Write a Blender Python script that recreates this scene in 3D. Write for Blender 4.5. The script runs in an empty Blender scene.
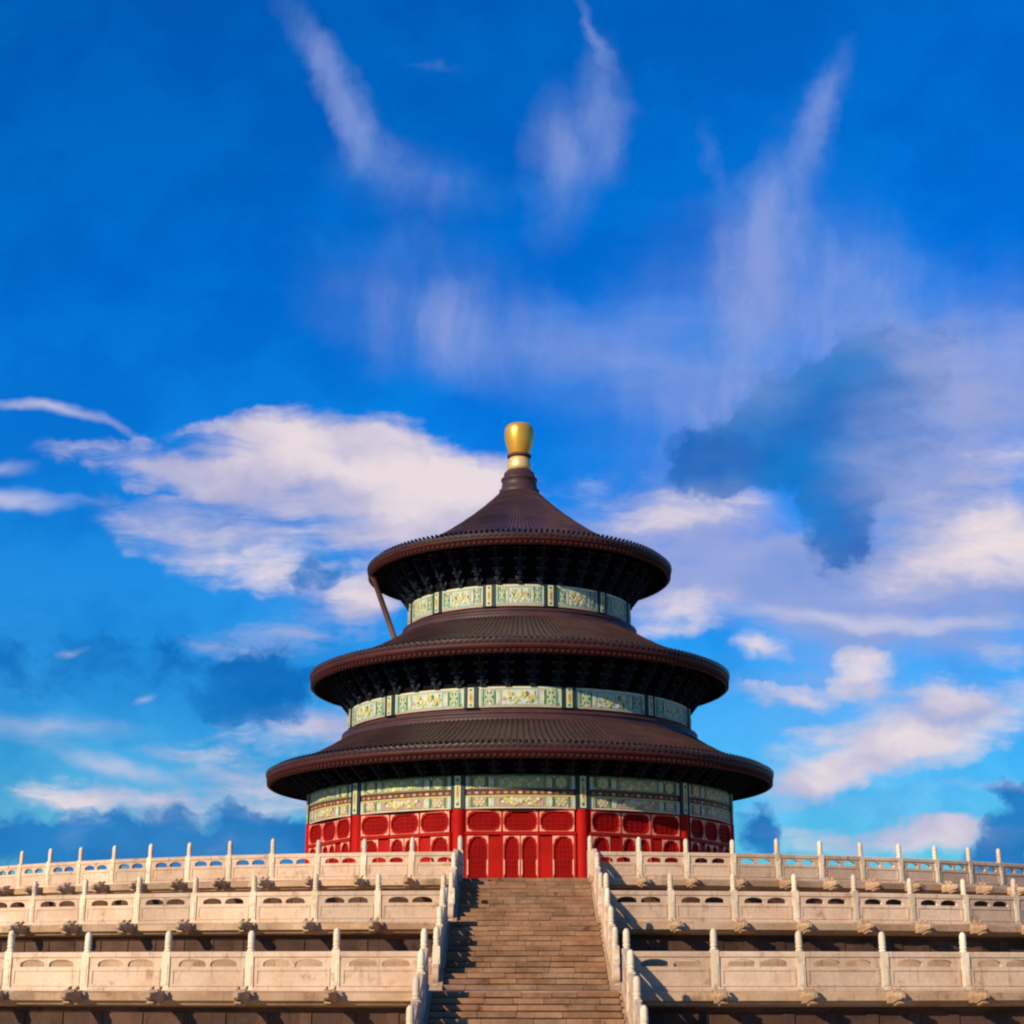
import bpy, math, random
from math import sin, cos, pi, radians as rad
from mathutils import Vector, Matrix
from mathutils.geometry import tessellate_polygon

random.seed(7)
S = bpy.context.scene
COL = S.collection

# ------------------------------------------------------------------ camera
EYE = 2.5
F = 1618.2
PITCH = 0.2821
cam = bpy.data.cameras.new('camera')
co = bpy.data.objects.new('camera', cam)
COL.objects.link(co)
cam.sensor_width = 36.0
cam.lens = 36.0 * F / 1024.0
cam.clip_start = 0.1
cam.clip_end = 20000
co.location = (-0.288, -106.344, EYE)
co.rotation_euler = (pi / 2 + PITCH, 0, 0.002)
S.camera = co

# ------------------------------------------------------------------ light, sky
SUN_AZ = rad(41)      # to the left of the line hall -> camera
SUN_EL = rad(25)
sun_dir = Vector((-sin(SUN_AZ) * cos(SUN_EL), -cos(SUN_AZ) * cos(SUN_EL), sin(SUN_EL)))
sl = bpy.data.lights.new('sun', 'SUN')
sl.energy = 5.0
sl.angle = rad(0.8)
sl.color = (1.0, 0.83, 0.60)
so = bpy.data.objects.new('sun', sl)
COL.objects.link(so)
so.rotation_euler = (-sun_dir).to_track_quat('-Z', 'Y').to_euler()

S.view_settings.view_transform = 'Standard'
S.view_settings.look = 'None'
S.view_settings.exposure = 0.10
S.view_settings.gamma = 1.0
S.cycles.filter_width = 2.2
S.cycles.use_denoising = True
S.cycles.max_bounces = 6
S.render.film_transparent = False

W = bpy.data.worlds.new('World')
S.world = W
W.use_nodes = True
nt = W.node_tree
nt.nodes.clear()
N = nt.nodes.new
LK = nt.links.new


def wmath(op, a, b=None, c=None, clamp=False):
    n = N('ShaderNodeMath')
    n.operation = op
    n.use_clamp = clamp
    for i, v in enumerate((a, b, c)):
        if v is None:
            continue
        if isinstance(v, (int, float)):
            n.inputs[i].default_value = v
        else:
            LK(v, n.inputs[i])
    return n.outputs[0]


def wmix(f, a, b, mode='MIX'):
    n = N('ShaderNodeMix')
    n.data_type = 'RGBA'
    n.blend_type = mode
    if isinstance(f, (int, float)):
        n.inputs[0].default_value = f
    else:
        LK(f, n.inputs[0])
    for k, v in ((6, a), (7, b)):
        if isinstance(v, tuple):
            n.inputs[k].default_value = (*v, 1)
        else:
            LK(v, n.inputs[k])
    return n.outputs[2]


def smooth(v, lo, hi):
    n = N('ShaderNodeMapRange')
    n.interpolation_type = 'SMOOTHSTEP'
    LK(v, n.inputs[0])
    n.inputs[1].default_value = lo
    n.inputs[2].default_value = hi
    return n.outputs[0]


tc = N('ShaderNodeTexCoord')
dirv = tc.outputs['Generated']


def wdot(vec):
    n = N('ShaderNodeVectorMath')
    n.operation = 'DOT_PRODUCT'
    LK(dirv, n.inputs[0])
    n.inputs[1].default_value = vec
    return n.outputs['Value']


# A fixed chart of the northern sky: flat coordinates about the direction 16 degrees
# above due north, 10 units to the tangent of 45 degrees.
CHE = 0.2821
dr = wdot((1, 0, 0))
du = wdot((0, -sin(CHE), cos(CHE)))
df = wmath('MAXIMUM', wdot((0, cos(CHE), sin(CHE))), 0.03)
cu = wmath('MULTIPLY', wmath('DIVIDE', dr, df), 10)
cv = wmath('MULTIPLY', wmath('DIVIDE', du, df), 10)
cxy = N('ShaderNodeCombineXYZ')
LK(cu, cxy.inputs[0])
LK(cv, cxy.inputs[1])
P0 = cxy.outputs[0]


def wnoise(vec, scale, detail, rough, off=(0, 0, 0), stretch=(1, 1, 1), rot=0.0, dist=0.0):
    m = N('ShaderNodeMapping')
    LK(vec, m.inputs[0])
    m.inputs[1].default_value = off
    m.inputs[2].default_value = (0, 0, rot)
    m.inputs[3].default_value = stretch
    n = N('ShaderNodeTexNoise')
    n.noise_dimensions = '2D'
    LK(m.outputs[0], n.inputs['Vector'])
    n.inputs['Scale'].default_value = scale
    n.inputs['Detail'].default_value = detail
    n.inputs['Roughness'].default_value = rough
    n.inputs['Distortion'].default_value = dist
    return n


def wwarp(vec, scale, amp, off):
    n = wnoise(vec, scale, 4, 0.6, off)
    a = N('ShaderNodeVectorMath')
    a.operation = 'SUBTRACT'
    LK(n.outputs['Color'], a.inputs[0])
    a.inputs[1].default_value = (0.5, 0.5, 0.5)
    b = N('ShaderNodeVectorMath')
    b.operation = 'MULTIPLY_ADD'
    LK(a.outputs[0], b.inputs[0])
    b.inputs[1].default_value = (amp, amp, 0)
    LK(vec, b.inputs[2])
    return b.outputs[0]


P1 = wwarp(P0, 1.5, 0.32, (3.1, 7.7, 0))
PS = wwarp(P0, 0.8, 0.35, (5.1, 2.7, 0))
P1 = wwarp(P1, 5.0, 0.09, (1.3, 2.9, 0))
U = 10.0 / F


def blob_sum(blobs, vec):
    """soft elliptical cloud banks: (x, y, half length, half width, tilt, weight)"""
    tot = None
    for (x, y, a, b, ang, w) in blobs:
        m = N('ShaderNodeMapping')
        m.vector_type = 'TEXTURE'
        LK(vec, m.inputs[0])
        m.inputs[1].default_value = ((x - 512) * U, (512 - y) * U, 0)
        m.inputs[2].default_value = (0, 0, rad(-ang))
        m.inputs[3].default_value = (a * U * 1.5, b * U * 1.5, 1)
        g = N('ShaderNodeTexGradient')
        g.gradient_type = 'QUADRATIC_SPHERE'
        LK(m.outputs[0], g.inputs[0])
        s = wmath('SQRT', g.outputs['Fac'])
        tot = wmath('MULTIPLY', s, w) if tot is None else wmath('MULTIPLY_ADD', s, w, tot)
    return tot


BRIGHT = [
    (330, 480, 140, 52, 4, 1.5), (225, 552, 110, 28, 16, 1.0), (160, 468, 100, 18, 7, .85), (440, 490, 90, 44, 14, 1.0), (270, 440, 80, 24, -4, .5),
    (362, 598, 26, 32, 0, 1.15), (300, 632, 100, 20, -4, .62), (440, 540, 80, 60, 0, .9),
    (290, 724, 72, 26, 0, .72), (200, 747, 90, 11, 0, .36),
    (150, 800, 60, 16, 8, .45), (225, 788, 85, 32, 0, .48), (80, 822, 24, 46, 40, .55), (215, 846, 24, 10, 0, .45), (85, 800, 60, 16, 10, .5), (320, 735, 40, 20, 0, .4), (50, 792, 40, 14, 0, .5), (165, 812, 34, 20, 0, .5), (255, 812, 30, 14, 0, .45), (300, 795, 40, 18, 0, .45),
    (668, 612, 60, 22, -8, .95), (965, 545, 120, 50, -12, 1.15), (720, 500, 60, 26, -10, .4), (1000, 462, 60, 22, -6, .75),
    (755, 653, 30, 17, 0, .85), (862, 678, 30, 24, 20, 1.15), (790, 698, 68, 12, -3, .95), (948, 692, 34, 14, 0, 1.05),
    (920, 732, 140, 30, -13, 1.2), (825, 778, 75, 18, -24, 1.1), (885, 840, 125, 15, -1, 1.05), (950, 828, 60, 12, 0, .8),
    (1012, 668, 34, 30, 0, .65), (620, 500, 60, 30, 0, .45),
]
STREAK = [
    (45, 413, 75, 6, 13, .75), (5, 497, 60, 9, 6, .75), (0, 468, 30, 8, 10, .5), (130, 512, 60, 5, 14, .25),
    (40, 735, 90, 14, 4, .5), (110, 774, 80, 9, 14, .55), (75, 655, 18, 5, -15, .4), (150, 707, 16, 5, -20, .4),
    (820, 613, 170, 9, 2, .6), (960, 625, 110, 8, 6, .4), (215, 62, 0.1, 0.1, 0, .1), (330, 620, 60, 8, -14, .3), (1000, 790, 70, 6, 8, .35),
]
MID = [
    (690, 540, 120, 66, 4, .9), (800, 590, 190, 40, 0, .85), (930, 575, 150, 60, -10, 1.15), (960, 440, 100, 70, -20, .75),
    (920, 500, 90, 40, -25, .7), (600, 590, 60, 60, 0, .5), (840, 690, 150, 60, -4, .5), (900, 810, 160, 46, 0, .38), (80, 800, 120, 24, 6, .3), (1000, 640, 60, 60, 0, .5), (330, 600, 80, 60, 0, .4),
]
VEIL = [
    (735, 330, 85, 110, 0, .55), (822, 100, 18, 50, 25, .5), (790, 170, 30, 80, 14, .5), (765, 250, 50, 80, 8, .42), (858, 285, 46, 70, 0, .62),
    (945, 330, 110, 70, 0, .5), (540, 350, 190, 46, 12, .42), (650, 450, 110, 40, 0, .34), (985, 400, 70, 70, 0, .65),
    (325, 72, 80, 20, 60, .7), (362, 135, 36, 24, 60, .55), (415, 178, 85, 30, 12, .5), (558, 165, 36, 72, 5, .78),
    (604, 100, 20, 70, -4, .5), (594, 25, 46, 7, 68, .5), (425, 300, 120, 75, 20, .42), (712, 150, 10, 36, -15, .42),
    (760, 420, 100, 60, 0, .3), (430, 62, 36, 6, 6, .3),
]
HAZE = [
    (955, 430, 110, 80, -30, .95), (880, 500, 60, 60, 0, .45), (900, 345, 60, 26, 20, .35), (700, 500, 90, 40, 0, .45), (1000, 330, 80, 70, 0, .5),
    (780, 300, 150, 120, 0, .42), (640, 380, 120, 70, 0, .36), (500, 340, 150, 60, 10, .3),
]
DARK = [
    (845, 385, 100, 50, -16, 1.35), (750, 437, 105, 34, -20, 1.2), (815, 455, 70, 44, 10, 1.1), (835, 525, 36, 52, -10, 1.05), (735, 475, 50, 26, -10, .7), (905, 440, 60, 40, -30, .45),
    (245, 680, 80, 44, 8, 1.0), (110, 668, 60, 42, -6, .7), (10, 665, 45, 40, 0, .65),
    (25, 838, 70, 34, 0, 1.0), (190, 842, 140, 36, -4, 1.15), (1012, 842, 56, 34, -48, 1.5), (1016, 790, 40, 10, 20, .9),
    (755, 838, 24, 28, 0, .9), (280, 850, 60, 24, 0, .6), (315, 572, 34, 20, -24, .75), (440, 30, 50, 34, 0, .4),
    (690, 690, 40, 40, 0, .3),
]

PF = wwarp(P0, 1.2, 0.22, (9.1, 4.7, 0))
fineL = wnoise(PF, 2.0, 7, 0.62, (0.7, 5.1, 0), (0.40, 2.6, 1), rad(12)).outputs['Fac']
fineR = wnoise(PF, 2.0, 7, 0.60, (3.7, 1.1, 0), (0.50, 2.0, 1), rad(-13)).outputs['Fac']
side = smooth(cu, -0.4, 0.6)
fine = wmath('ADD', wmath('MULTIPLY', fineR, side), wmath('MULTIPLY', fineL, wmath('SUBTRACT', 1.0, side)))
soft = wnoise(P1, 1.3, 3, 0.45, (2.7, 6.1, 0), (0.8, 1.7, 1), rad(-12)).outputs['Fac']
wisp = wnoise(PF, 1.5, 6, 0.58, (4.2, 1.1, 0), (1.8, 0.7, 1), rad(20)).outputs['Fac']
lump = wnoise(P1, 2.6, 6, 0.58, (8.2, 3.1, 0), (1, 1.35, 1)).outputs['Fac']
bb = blob_sum(BRIGHT, P1)
ss = blob_sum(STREAK, PS)
mm = blob_sum(MID, P1)
hh = blob_sum(HAZE, P1)
vv = blob_sum(VEIL, P1)
dd = blob_sum(DARK, P1)

b1 = wmath('ADD', bb, wmath('MULTIPLY', wmath('SUBTRACT', fine, 0.5), 1.9))
b1 = wmath('MULTIPLY', b1, smooth(bb, 0.02, 0.28))
b_den = smooth(b1, 0.0, 1.2)
s_den = smooth(wmath('MULTIPLY', ss, wmath('MULTIPLY_ADD', fine, 1.4, 0.3)), 0.02, 0.75)
m1 = wmath('MULTIPLY', mm, wmath('MULTIPLY_ADD', fine, 1.7, 0.15))
m_den = smooth(m1, 0.08, 0.95)
h_den = smooth(wmath('MULTIPLY', hh, wmath('MULTIPLY_ADD', fine, 1.2, 0.35)), 0.05, 1.05)
v1 = wmath('MULTIPLY', vv, wmath('MULTIPLY_ADD', wisp, 1.6, 0.2))
v_den = smooth(v1, 0.03, 0.95)
d1 = wmath('ADD', dd, wmath('MULTIPLY', wmath('SUBTRACT', lump, 0.5), 1.5))
d1 = wmath('MULTIPLY', d1, smooth(dd, 0.05, 0.3))
d_den = smooth(d1, 0.18, 0.72)

sky = N('ShaderNodeTexSky')
sky.sky_type = 'NISHITA'
sky.sun_disc = False
sky.sun_elevation = SUN_EL
sky.sun_rotation = pi + SUN_AZ
sky.altitude = 50
sky.air_density = 1.0
sky.dust_density = 0.3
sky.ozone_density = 3.0
hs = N('ShaderNodeHueSaturation')
hs.inputs['Hue'].default_value = 0.5
hs.inputs['Saturation'].default_value = 1.45
hs.inputs['Value'].default_value = 1.0
LK(sky.outputs[0], hs.inputs['Color'])
base = wmix(1.0, hs.outputs[0], (0.14, 1.11, 1.62), 'MULTIPLY')
zel = wdot((0, 0, 1))
base = wmix(wmath('SUBTRACT', 1.0, smooth(zel, -0.05, 0.42)), base, wmix(1.0, base, (2.2, 0.64, 0.52), 'MULTIPLY'))

# colours below are radiances before the 0.1 background strength
shade = smooth(soft, 0.30, 0.66)
c_bright = wmix(shade, (4.2, 4.2, 6.2), (8.0, 6.9, 7.0))
c_veil = wmix(wisp, (1.2, 2.8, 6.6), (3.6, 4.0, 7.0))
c_mid = wmix(soft, (1.2, 2.6, 6.2), (4.6, 4.4, 6.7))
c_dark = wmix(smooth(soft, 0.3, 0.7), (0.0, 1.05, 4.2), (0.1, 1.75, 5.2))
nd = wmath('SUBTRACT', 1.0, wmath('MULTIPLY', d_den, 0.85))
mott = wnoise(P1, 0.9, 5, 0.6, (6.3, 2.2, 0), (1, 1.3, 1)).outputs['Fac']
base = wmix(smooth(mott, 0.36, 0.64), wmix(1.0, base, (0.8, 0.90, 0.96), 'MULTIPLY'), wmix(1.0, base, (1.6, 1.10, 1.06), 'MULTIPLY'))
col = wmix(wmath('MULTIPLY', v_den, 0.66), base, c_veil)
col = wmix(wmath('MULTIPLY', m_den, 0.85), col, c_mid)
col = wmix(wmath('MULTIPLY', d_den, 0.82), col, c_dark)
col = wmix(wmath('MULTIPLY', h_den, 0.70), col, wmix(soft, (1.6, 2.9, 6.0), (4.4, 4.3, 6.8)))
col = wmix(wmath('MULTIPLY', s_den, 0.75), col, (5.6, 5.6, 7.2))
col = wmix(wmath('MULTIPLY', wmath('MULTIPLY', b_den, nd), 0.95), col, c_bright)
bg = N('ShaderNodeBackground')
bg.inputs['Strength'].default_value = 0.1
LK(col, bg.inputs['Color'])
wo = N('ShaderNodeOutputWorld')
LK(bg.outputs[0], wo.inputs[0])


# ------------------------------------------------------------------ materials
def mat(name, color, rough=0.7, spec=0.3, metal=0.0, noise=None, coat=0.0):
    m = bpy.data.materials.new(name)
    m.use_nodes = True
    b = m.node_tree.nodes['Principled BSDF']
    b.inputs['Base Color'].default_value = (*color, 1)
    b.inputs['Roughness'].default_value = rough
    b.inputs['Specular IOR Level'].default_value = spec
    b.inputs['Metallic'].default_value = metal
    b.inputs['Coat Weight'].default_value = coat
    return m


def worn(name, c1, c2, c3=None, scale=1.2, stretch=(1, 1, 1), rough=0.75, spec=0.25, bump=0.15, obj_var=0.0, metal=0.0,
         coat=0.0, fine_scale=9.0, streak=0.0, attr=None):
    """two-tone weathered surface: a broad mottle, a fine grain, optional streaks, optional tone per object / per block"""
    m = mat(name, c1, rough, spec, metal, coat=coat)
    t = m.node_tree
    b = t.nodes['Principled BSDF']
    nn, ll = t.nodes.new, t.links.new
    tc = nn('ShaderNodeTexCoord')
    oi = nn('ShaderNodeObjectInfo')
    add = nn('ShaderNodeVectorMath')
    add.operation = 'ADD'
    ll(tc.outputs['Object'], add.inputs[0])
    ml = nn('ShaderNodeMath')
    ml.operation = 'MULTIPLY'
    ml.inputs[1].default_value = 37.0
    ll(oi.outputs['Random'], ml.inputs[0])
    ll(ml.outputs[0], add.inputs[1])
    mp = nn('ShaderNodeMapping')
    mp.inputs[3].default_value = stretch
    ll(add.outputs[0], mp.inputs[0])

    def noise(sc, det, vec=None):
        n = nn('ShaderNodeTexNoise')
        n.inputs['Scale'].default_value = sc
        n.inputs['Detail'].default_value = det
        n.inputs['Roughness'].default_value = 0.62
        ll(vec or mp.outputs[0], n.inputs['Vector'])
        return n.outputs['Fac']

    def ramp(fac, lo, hi):
        r = nn('ShaderNodeMapRange')
        r.interpolation_type = 'SMOOTHSTEP'
        r.inputs[1].default_value = lo
        r.inputs[2].default_value = hi
        ll(fac, r.inputs[0])
        return r.outputs[0]

    def mix(f, a, c, mode='MIX'):
        n = nn('ShaderNodeMix')
        n.data_type = 'RGBA'
        n.blend_type = mode
        if isinstance(f, float):
            n.inputs[0].default_value = f
        else:
            ll(f, n.inputs[0])
        for k, v in ((6, a), (7, c)):
            if isinstance(v, tuple):
                n.inputs[k].default_value = (*v, 1)
            else:
                ll(v, n.inputs[k])
        return n.outputs[2]

    def gray(v):
        n = nn('ShaderNodeCombineColor')
        for i in range(3):
            ll(v, n.inputs[i])
        return n.outputs[0]

    c = mix(ramp(noise(scale, 6), 0.36, 0.66), c1, c2)
    if c3:
        c = mix(ramp(noise(scale * 2.3, 7), 0.56, 0.74), c, c3)
    if streak:
        ms = nn('ShaderNodeMapping')
        ms.inputs[3].default_value = (5, 5, 0.45)
        ll(add.outputs[0], ms.inputs[0])
        s = ramp(noise(1.4, 5, ms.outputs[0]), 0.55, 0.8)
        sm = nn('ShaderNodeMath')
        sm.operation = 'MULTIPLY'
        sm.inputs[1].default_value = streak
        ll(s, sm.inputs[0])
        c = mix(sm.outputs[0], c, tuple(v * 0.35 for v in c3 or c2))
    g = noise(fine_scale, 4)
    rg = nn('ShaderNodeMapRange')
    rg.inputs[3].default_value = 0.80
    rg.inputs[4].default_value = 1.16
    ll(g, rg.inputs[0])
    c = mix(1.0, c, gray(rg.outputs[0]), 'MULTIPLY')
    if obj_var:
        rv = nn('ShaderNodeMapRange')
        rv.inputs[3].default_value = 1 - obj_var
        rv.inputs[4].default_value = 1 + obj_var * 0.5
        ll(oi.outputs['Random'], rv.inputs[0])
        c = mix(1.0, c, gray(rv.outputs[0]), 'MULTIPLY')
    if attr:
        at = nn('ShaderNodeAttribute')
        at.attribute_name = attr
        c = mix(1.0, c, at.outputs['Color'], 'MULTIPLY')
    ll(c, b.inputs['Base Color'])
    if bump:
        bp = nn('ShaderNodeBump')
        bp.inputs['Strength'].default_value = bump
        bp.inputs['Distance'].default_value = 0.05
        ll(g, bp.inputs['Height'])
        ll(bp.outputs[0], b.inputs['Normal'])
    return m


M = {}
M['marble'] = worn('carved_marble', (.70, .49, .33), (.60, .39, .245), (.38, .225, .13), scale=0.9, rough=0.65, bump=0.25, obj_var=0.24, streak=0.7)
M['marble_post'] = worn('post_marble', (.80, .64, .45), (.70, .53, .34), (.46, .31, .18), scale=1.1, rough=0.6, bump=0.2, obj_var=0.2, streak=0.5)
M['coping'] = worn('coping_marble', (.52, .34, .20), (.38, .225, .12), (.19, .10, .055), scale=0.5, rough=0.75, bump=0.3, streak=0.6, attr='tone')
M['wall_stone'] = worn('retaining_wall_stone', (.105, .052, .032), (.062, .031, .020), (.034, .017, .012), scale=0.6, rough=0.85, bump=0.4, streak=0.5, attr='tone')  # weathered stone, colour darkened further for the shade below the coping
M['deck'] = worn('deck_paving', (.30, .20, .12), (.23, .15, .09), (.15, .09, .05), scale=0.5, spec=0.08, rough=0.9, bump=0.3)
M['step'] = worn('step_stone', (.33, .18, .098), (.225, .115, .060), (.11, .054, .028), scale=0.9, spec=0.1, rough=0.9, bump=0.5, attr='tone', fine_scale=6)
M['tile'] = worn('glazed_roof_tile', (.036, .018, .017), (.056, .028, .023), (.023, .012, .014), scale=0.5, rough=0.38, spec=0.35, bump=0.1, fine_scale=3)
M['ridge'] = worn('glazed_ridge', (.07, .030, .028), (.050, .022, .024), scale=0.8, rough=0.5, spec=0.3, bump=0.05)
M['fascia'] = worn('eave_board_paint', (.070, .014, .011), (.045, .010, .009), scale=0.6, rough=0.6, bump=0.1)
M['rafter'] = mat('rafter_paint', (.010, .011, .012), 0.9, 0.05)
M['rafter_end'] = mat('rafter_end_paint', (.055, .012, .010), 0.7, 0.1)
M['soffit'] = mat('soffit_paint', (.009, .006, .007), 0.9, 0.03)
M['bracket_blue'] = mat('bracket_blue_paint', (.010, .013, .026), 0.75, 0.15)
M['bracket_green'] = mat('bracket_green_paint', (.009, .018, .017), 0.75, 0.15)
M['bracket_edge'] = mat('bracket_pale_edge', (.10, .095, .10), 0.7, 0.1)
M['red'] = worn('red_lacquer', (.42, .009, .004), (.34, .007, .003), scale=0.8, rough=0.6, spec=0.08, bump=0.05)
M['red_col'] = worn('column_red_lacquer', (.44, .008, .004), (.37, .007, .004), scale=0.7, rough=0.6, spec=0.06, bump=0.03)
M['red_dark'] = worn('lattice_dark_red', (.25, .004, .003), (.19, .003, .003), scale=1.5, spec=0.05, rough=0.7, bump=0.05)
M['gilt'] = worn('gilt_trim', (.86, .36, .22), (.74, .27, .15), scale=3, rough=0.45, spec=0.5, bump=0.05)
M['mint'] = worn('frieze_mint', (.26, .36, .24), (.36, .42, .27), (.16, .26, .20), scale=1.1, rough=0.7, bump=0.05)
M['cream'] = worn('frieze_cream', (.66, .60, .42), (.56, .52, .38), scale=1.5, rough=0.65, bump=0.05)
M['paleblue'] = worn('frieze_pale_blue', (.42, .50, .43), (.53, .56, .45), scale=1.6, rough=0.65, bump=0.05)
M['yellow'] = worn('frieze_yellow_green', (.56, .50, .12), (.48, .42, .12), scale=2, rough=0.55, bump=0.05)
M['green'] = worn('frieze_green', (.06, .19, .06), (.035, .13, .06), scale=2, rough=0.6, bump=0.05)
M['dkgreen'] = mat('frieze_dark_green', (.012, .03, .022), 0.6, 0.3)
M['pink'] = worn('frieze_dusty_pink', (.48, .30, .24), (.40, .25, .20), scale=2, rough=0.65, bump=0.05)
M['orange'] = worn('frieze_gold_brown', (.42, .19, .055), (.30, .11, .04), scale=1.6, rough=0.6, bump=0.05)
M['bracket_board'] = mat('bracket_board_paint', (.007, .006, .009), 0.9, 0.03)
M['olive'] = worn('frieze_olive', (.22, .24, .08), (.30, .26, .09), (.12, .19, .09), scale=1.4, rough=0.7, bump=0.05)
M['tan'] = worn('frieze_tan', (.34, .28, .14), (.42, .32, .16), (.20, .22, .11), scale=1.4, rough=0.7, bump=0.05)
M['umber'] = worn('frieze_umber', (.13, .05, .035), (.09, .04, .03), scale=1.6, rough=0.7, bump=0.05)
M['gold'] = worn('finial_gold', (.86, .46, .06), (.78, .38, .05), scale=0.8, rough=0.34, metal=0.55, spec=0.5, bump=0.0)
M['palegold'] = worn('finial_pale_gold', (.88, .58, .22), (.80, .48, .16), scale=0.8, rough=0.4, metal=0.35, spec=0.5, bump=0.0)
M['pole'] = worn('weathered_pole', (.13, .05, .035), (.09, .04, .03), scale=0.8, rough=0.6, bump=0.1)
M['ground'] = worn('courtyard_paving', (.27, .22, .17), (.21, .17, .13), (.15, .12, .09), scale=0.15, rough=0.9, bump=0.2)


# ------------------------------------------------------------------ mesh building
class MB:
    def __init__(s):
        s.v, s.f, s.m, s.t = [], [], [], []
        s.mats = []
        s.smooth = []

    def mi(s, m):
        if m not in s.mats:
            s.mats.append(m)
        return s.mats.index(m)

    def add(s, verts, faces, m, tone=1.0, smooth=False):
        o = len(s.v)
        s.v += [tuple(p) for p in verts]
        k = s.mi(m)
        for f in faces:
            s.f.append(tuple(i + o for i in f))
            s.m.append(k)
            s.t.append(tone)
            s.smooth.append(smooth)

    def box(s, c, d, m, X=None, tone=1.0, taper=(1, 1), bev=0.0):
        x, y, z = d[0] / 2, d[1] / 2, d[2] / 2
        if bev:
            lev = [(-z, 1 - bev / x, 1 - bev / y), (-z + bev, 1, 1), (z - bev, 1, 1), (z, 1 - bev / x, 1 - bev / y)]
        else:
            lev = [(-z, 1, 1), (z, taper[0], taper[1])]
        vs = []
        for h, kx, ky in lev:
            vs += [(-x * kx, -y * ky, h), (x * kx, -y * ky, h), (x * kx, y * ky, h), (-x * kx, y * ky, h)]
        fs = [(3, 2, 1, 0)]
        for i in range(len(lev) - 1):
            for j in range(4):
                a, b = i * 4 + j, i * 4 + (j + 1) % 4
                fs.append((a, b, b + 4, a + 4))
        n = 4 * (len(lev) - 1)
        fs.append((n, n + 1, n + 2, n + 3))
        vs = [Vector(p) for p in vs]
        if X is not None:
            vs = [X @ p for p in vs]
        c = Vector(c)
        s.add([p + c for p in vs], fs, m, tone)

    def lathe(s, prof, n, m, a0=0.0, a1=2 * pi, smooth=True, tones=None, c=(0, 0, 0), mseg=None):
        full = abs(a1 - a0 - 2 * pi) < 1e-6
        k = n if full else n + 1
        vs = []
        for r, z in prof:
            for i in range(k):
                a = a0 + (a1 - a0) * i / n
                vs.append((c[0] + r * sin(a), c[1] - r * cos(a), c[2] + z))
        o = len(s.v)
        s.v += vs
        for j in range(len(prof) - 1):
            mm = s.mi(mseg[j] if mseg else m)
            for i in range(n):
                b = (i + 1) % k
                s.f.append((o + j * k + i, o + j * k + b, o + (j + 1) * k + b, o + (j + 1) * k + i))
                s.m.append(mm)
                s.t.append(tones(j, i) if tones else 1.0)
                s.smooth.append(smooth)

    def prism(s, loops, th, m, fn=None, tone=1.0):
        """polygon with holes in (x,z), thickness th along y, centred"""
        tris = tessellate_polygon([[Vector((p[0], p[1], 0)) for p in l] for l in loops])
        pts = [p for l in loops for p in l]
        n = len(pts)
        fn = fn or (lambda x, y, z: (x, y, z))
        vs = [fn(p[0], -th / 2, p[1]) for p in pts] + [fn(p[0], th / 2, p[1]) for p in pts]
        fs = []
        for t in tris:
            a, b, c = [pts[i] for i in t]
            ar = (b[0] - a[0]) * (c[1] - a[1]) - (b[1] - a[1]) * (c[0] - a[0])
            t = tuple(t) if ar > 0 else tuple(t)[::-1]
            fs.append(t)
            fs.append(tuple(i + n for i in t[::-1]))
        o = 0
        for li, l in enumerate(loops):
            q = len(l)
            ar = sum(l[i][0] * l[(i + 1) % q][1] - l[(i + 1) % q][0] * l[i][1] for i in range(q))
            for i in range(q):
                a, b = o + i, o + (i + 1) % q
                ccw = (ar > 0) == (li == 0)
                fs.append((a, a + n, b + n, b) if ccw else (b, b + n, a + n, a))
            o += q
        s.add(vs, fs, m, tone)

    def mesh(s, name):
        me = bpy.data.meshes.new(name)
        me.from_pydata(s.v, [], s.f)
        for m in s.mats:
            me.materials.append(M[m])
        me.polygons.foreach_set('material_index', s.m)
        me.polygons.foreach_set('use_smooth', s.smooth)
        if any(t != 1.0 for t in s.t):
            at = me.attributes.new('tone', 'FLOAT_COLOR', 'FACE')
            buf = []
            for t in s.t:
                if isinstance(t, tuple):
                    buf += [t[0], t[1], t[2], 1]
                else:
                    buf += [t, t, t, 1]
            at.data.foreach_set('color', buf)
        elif any(mm in ('coping', 'wall_stone', 'step') for mm in s.mats):
            at = me.attributes.new('tone', 'FLOAT_COLOR', 'FACE')
            at.data.foreach_set('color', [1.0] * (4 * len(s.f)))
        me.update()
        return me

    def build(s, name, parent=None, loc=(0, 0, 0), rz=0.0):
        return put(name, s.mesh(name), parent, loc, rz)


def put(name, me, parent=None, loc=(0, 0, 0), rz=0.0):
    o = bpy.data.objects.new(name, me)
    COL.objects.link(o)
    o.location = loc
    o.rotation_euler = (0, 0, rz)
    if parent:
        o.parent = parent
    return o


def dup(o, parent, loc=None, rz=None):
    c = o.copy()
    COL.objects.link(c)
    c.parent = parent
    if loc is not None:
        c.location = loc
    if rz is not None:
        c.rotation_euler = (0, 0, rz)
    for ch in list(o.children):
        dup(ch, c)
    return c


def thing(name, label, cat, loc=(0, 0, 0), group=None, o=None):
    if o is None:
        o = bpy.data.objects.new(name, None)
        COL.objects.link(o)
        o.location = loc
    o['label'] = label
    o['category'] = cat
    if group:
        o['group'] = group
    return o


def tone():
    a = random.uniform(0.72, 1.2)
    h = random.uniform(-0.05, 0.05)
    return (a * (1 + h), a, a * (1 - h))


# ------------------------------------------------------------------ ground
g = MB()
g.add([(-6000, -6000, 0), (6000, -6000, 0), (6000, 6000, 0), (-6000, 6000, 0)], [(0, 1, 2, 3)], 'ground')
go = g.build('ground')
go['kind'] = 'structure'

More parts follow.
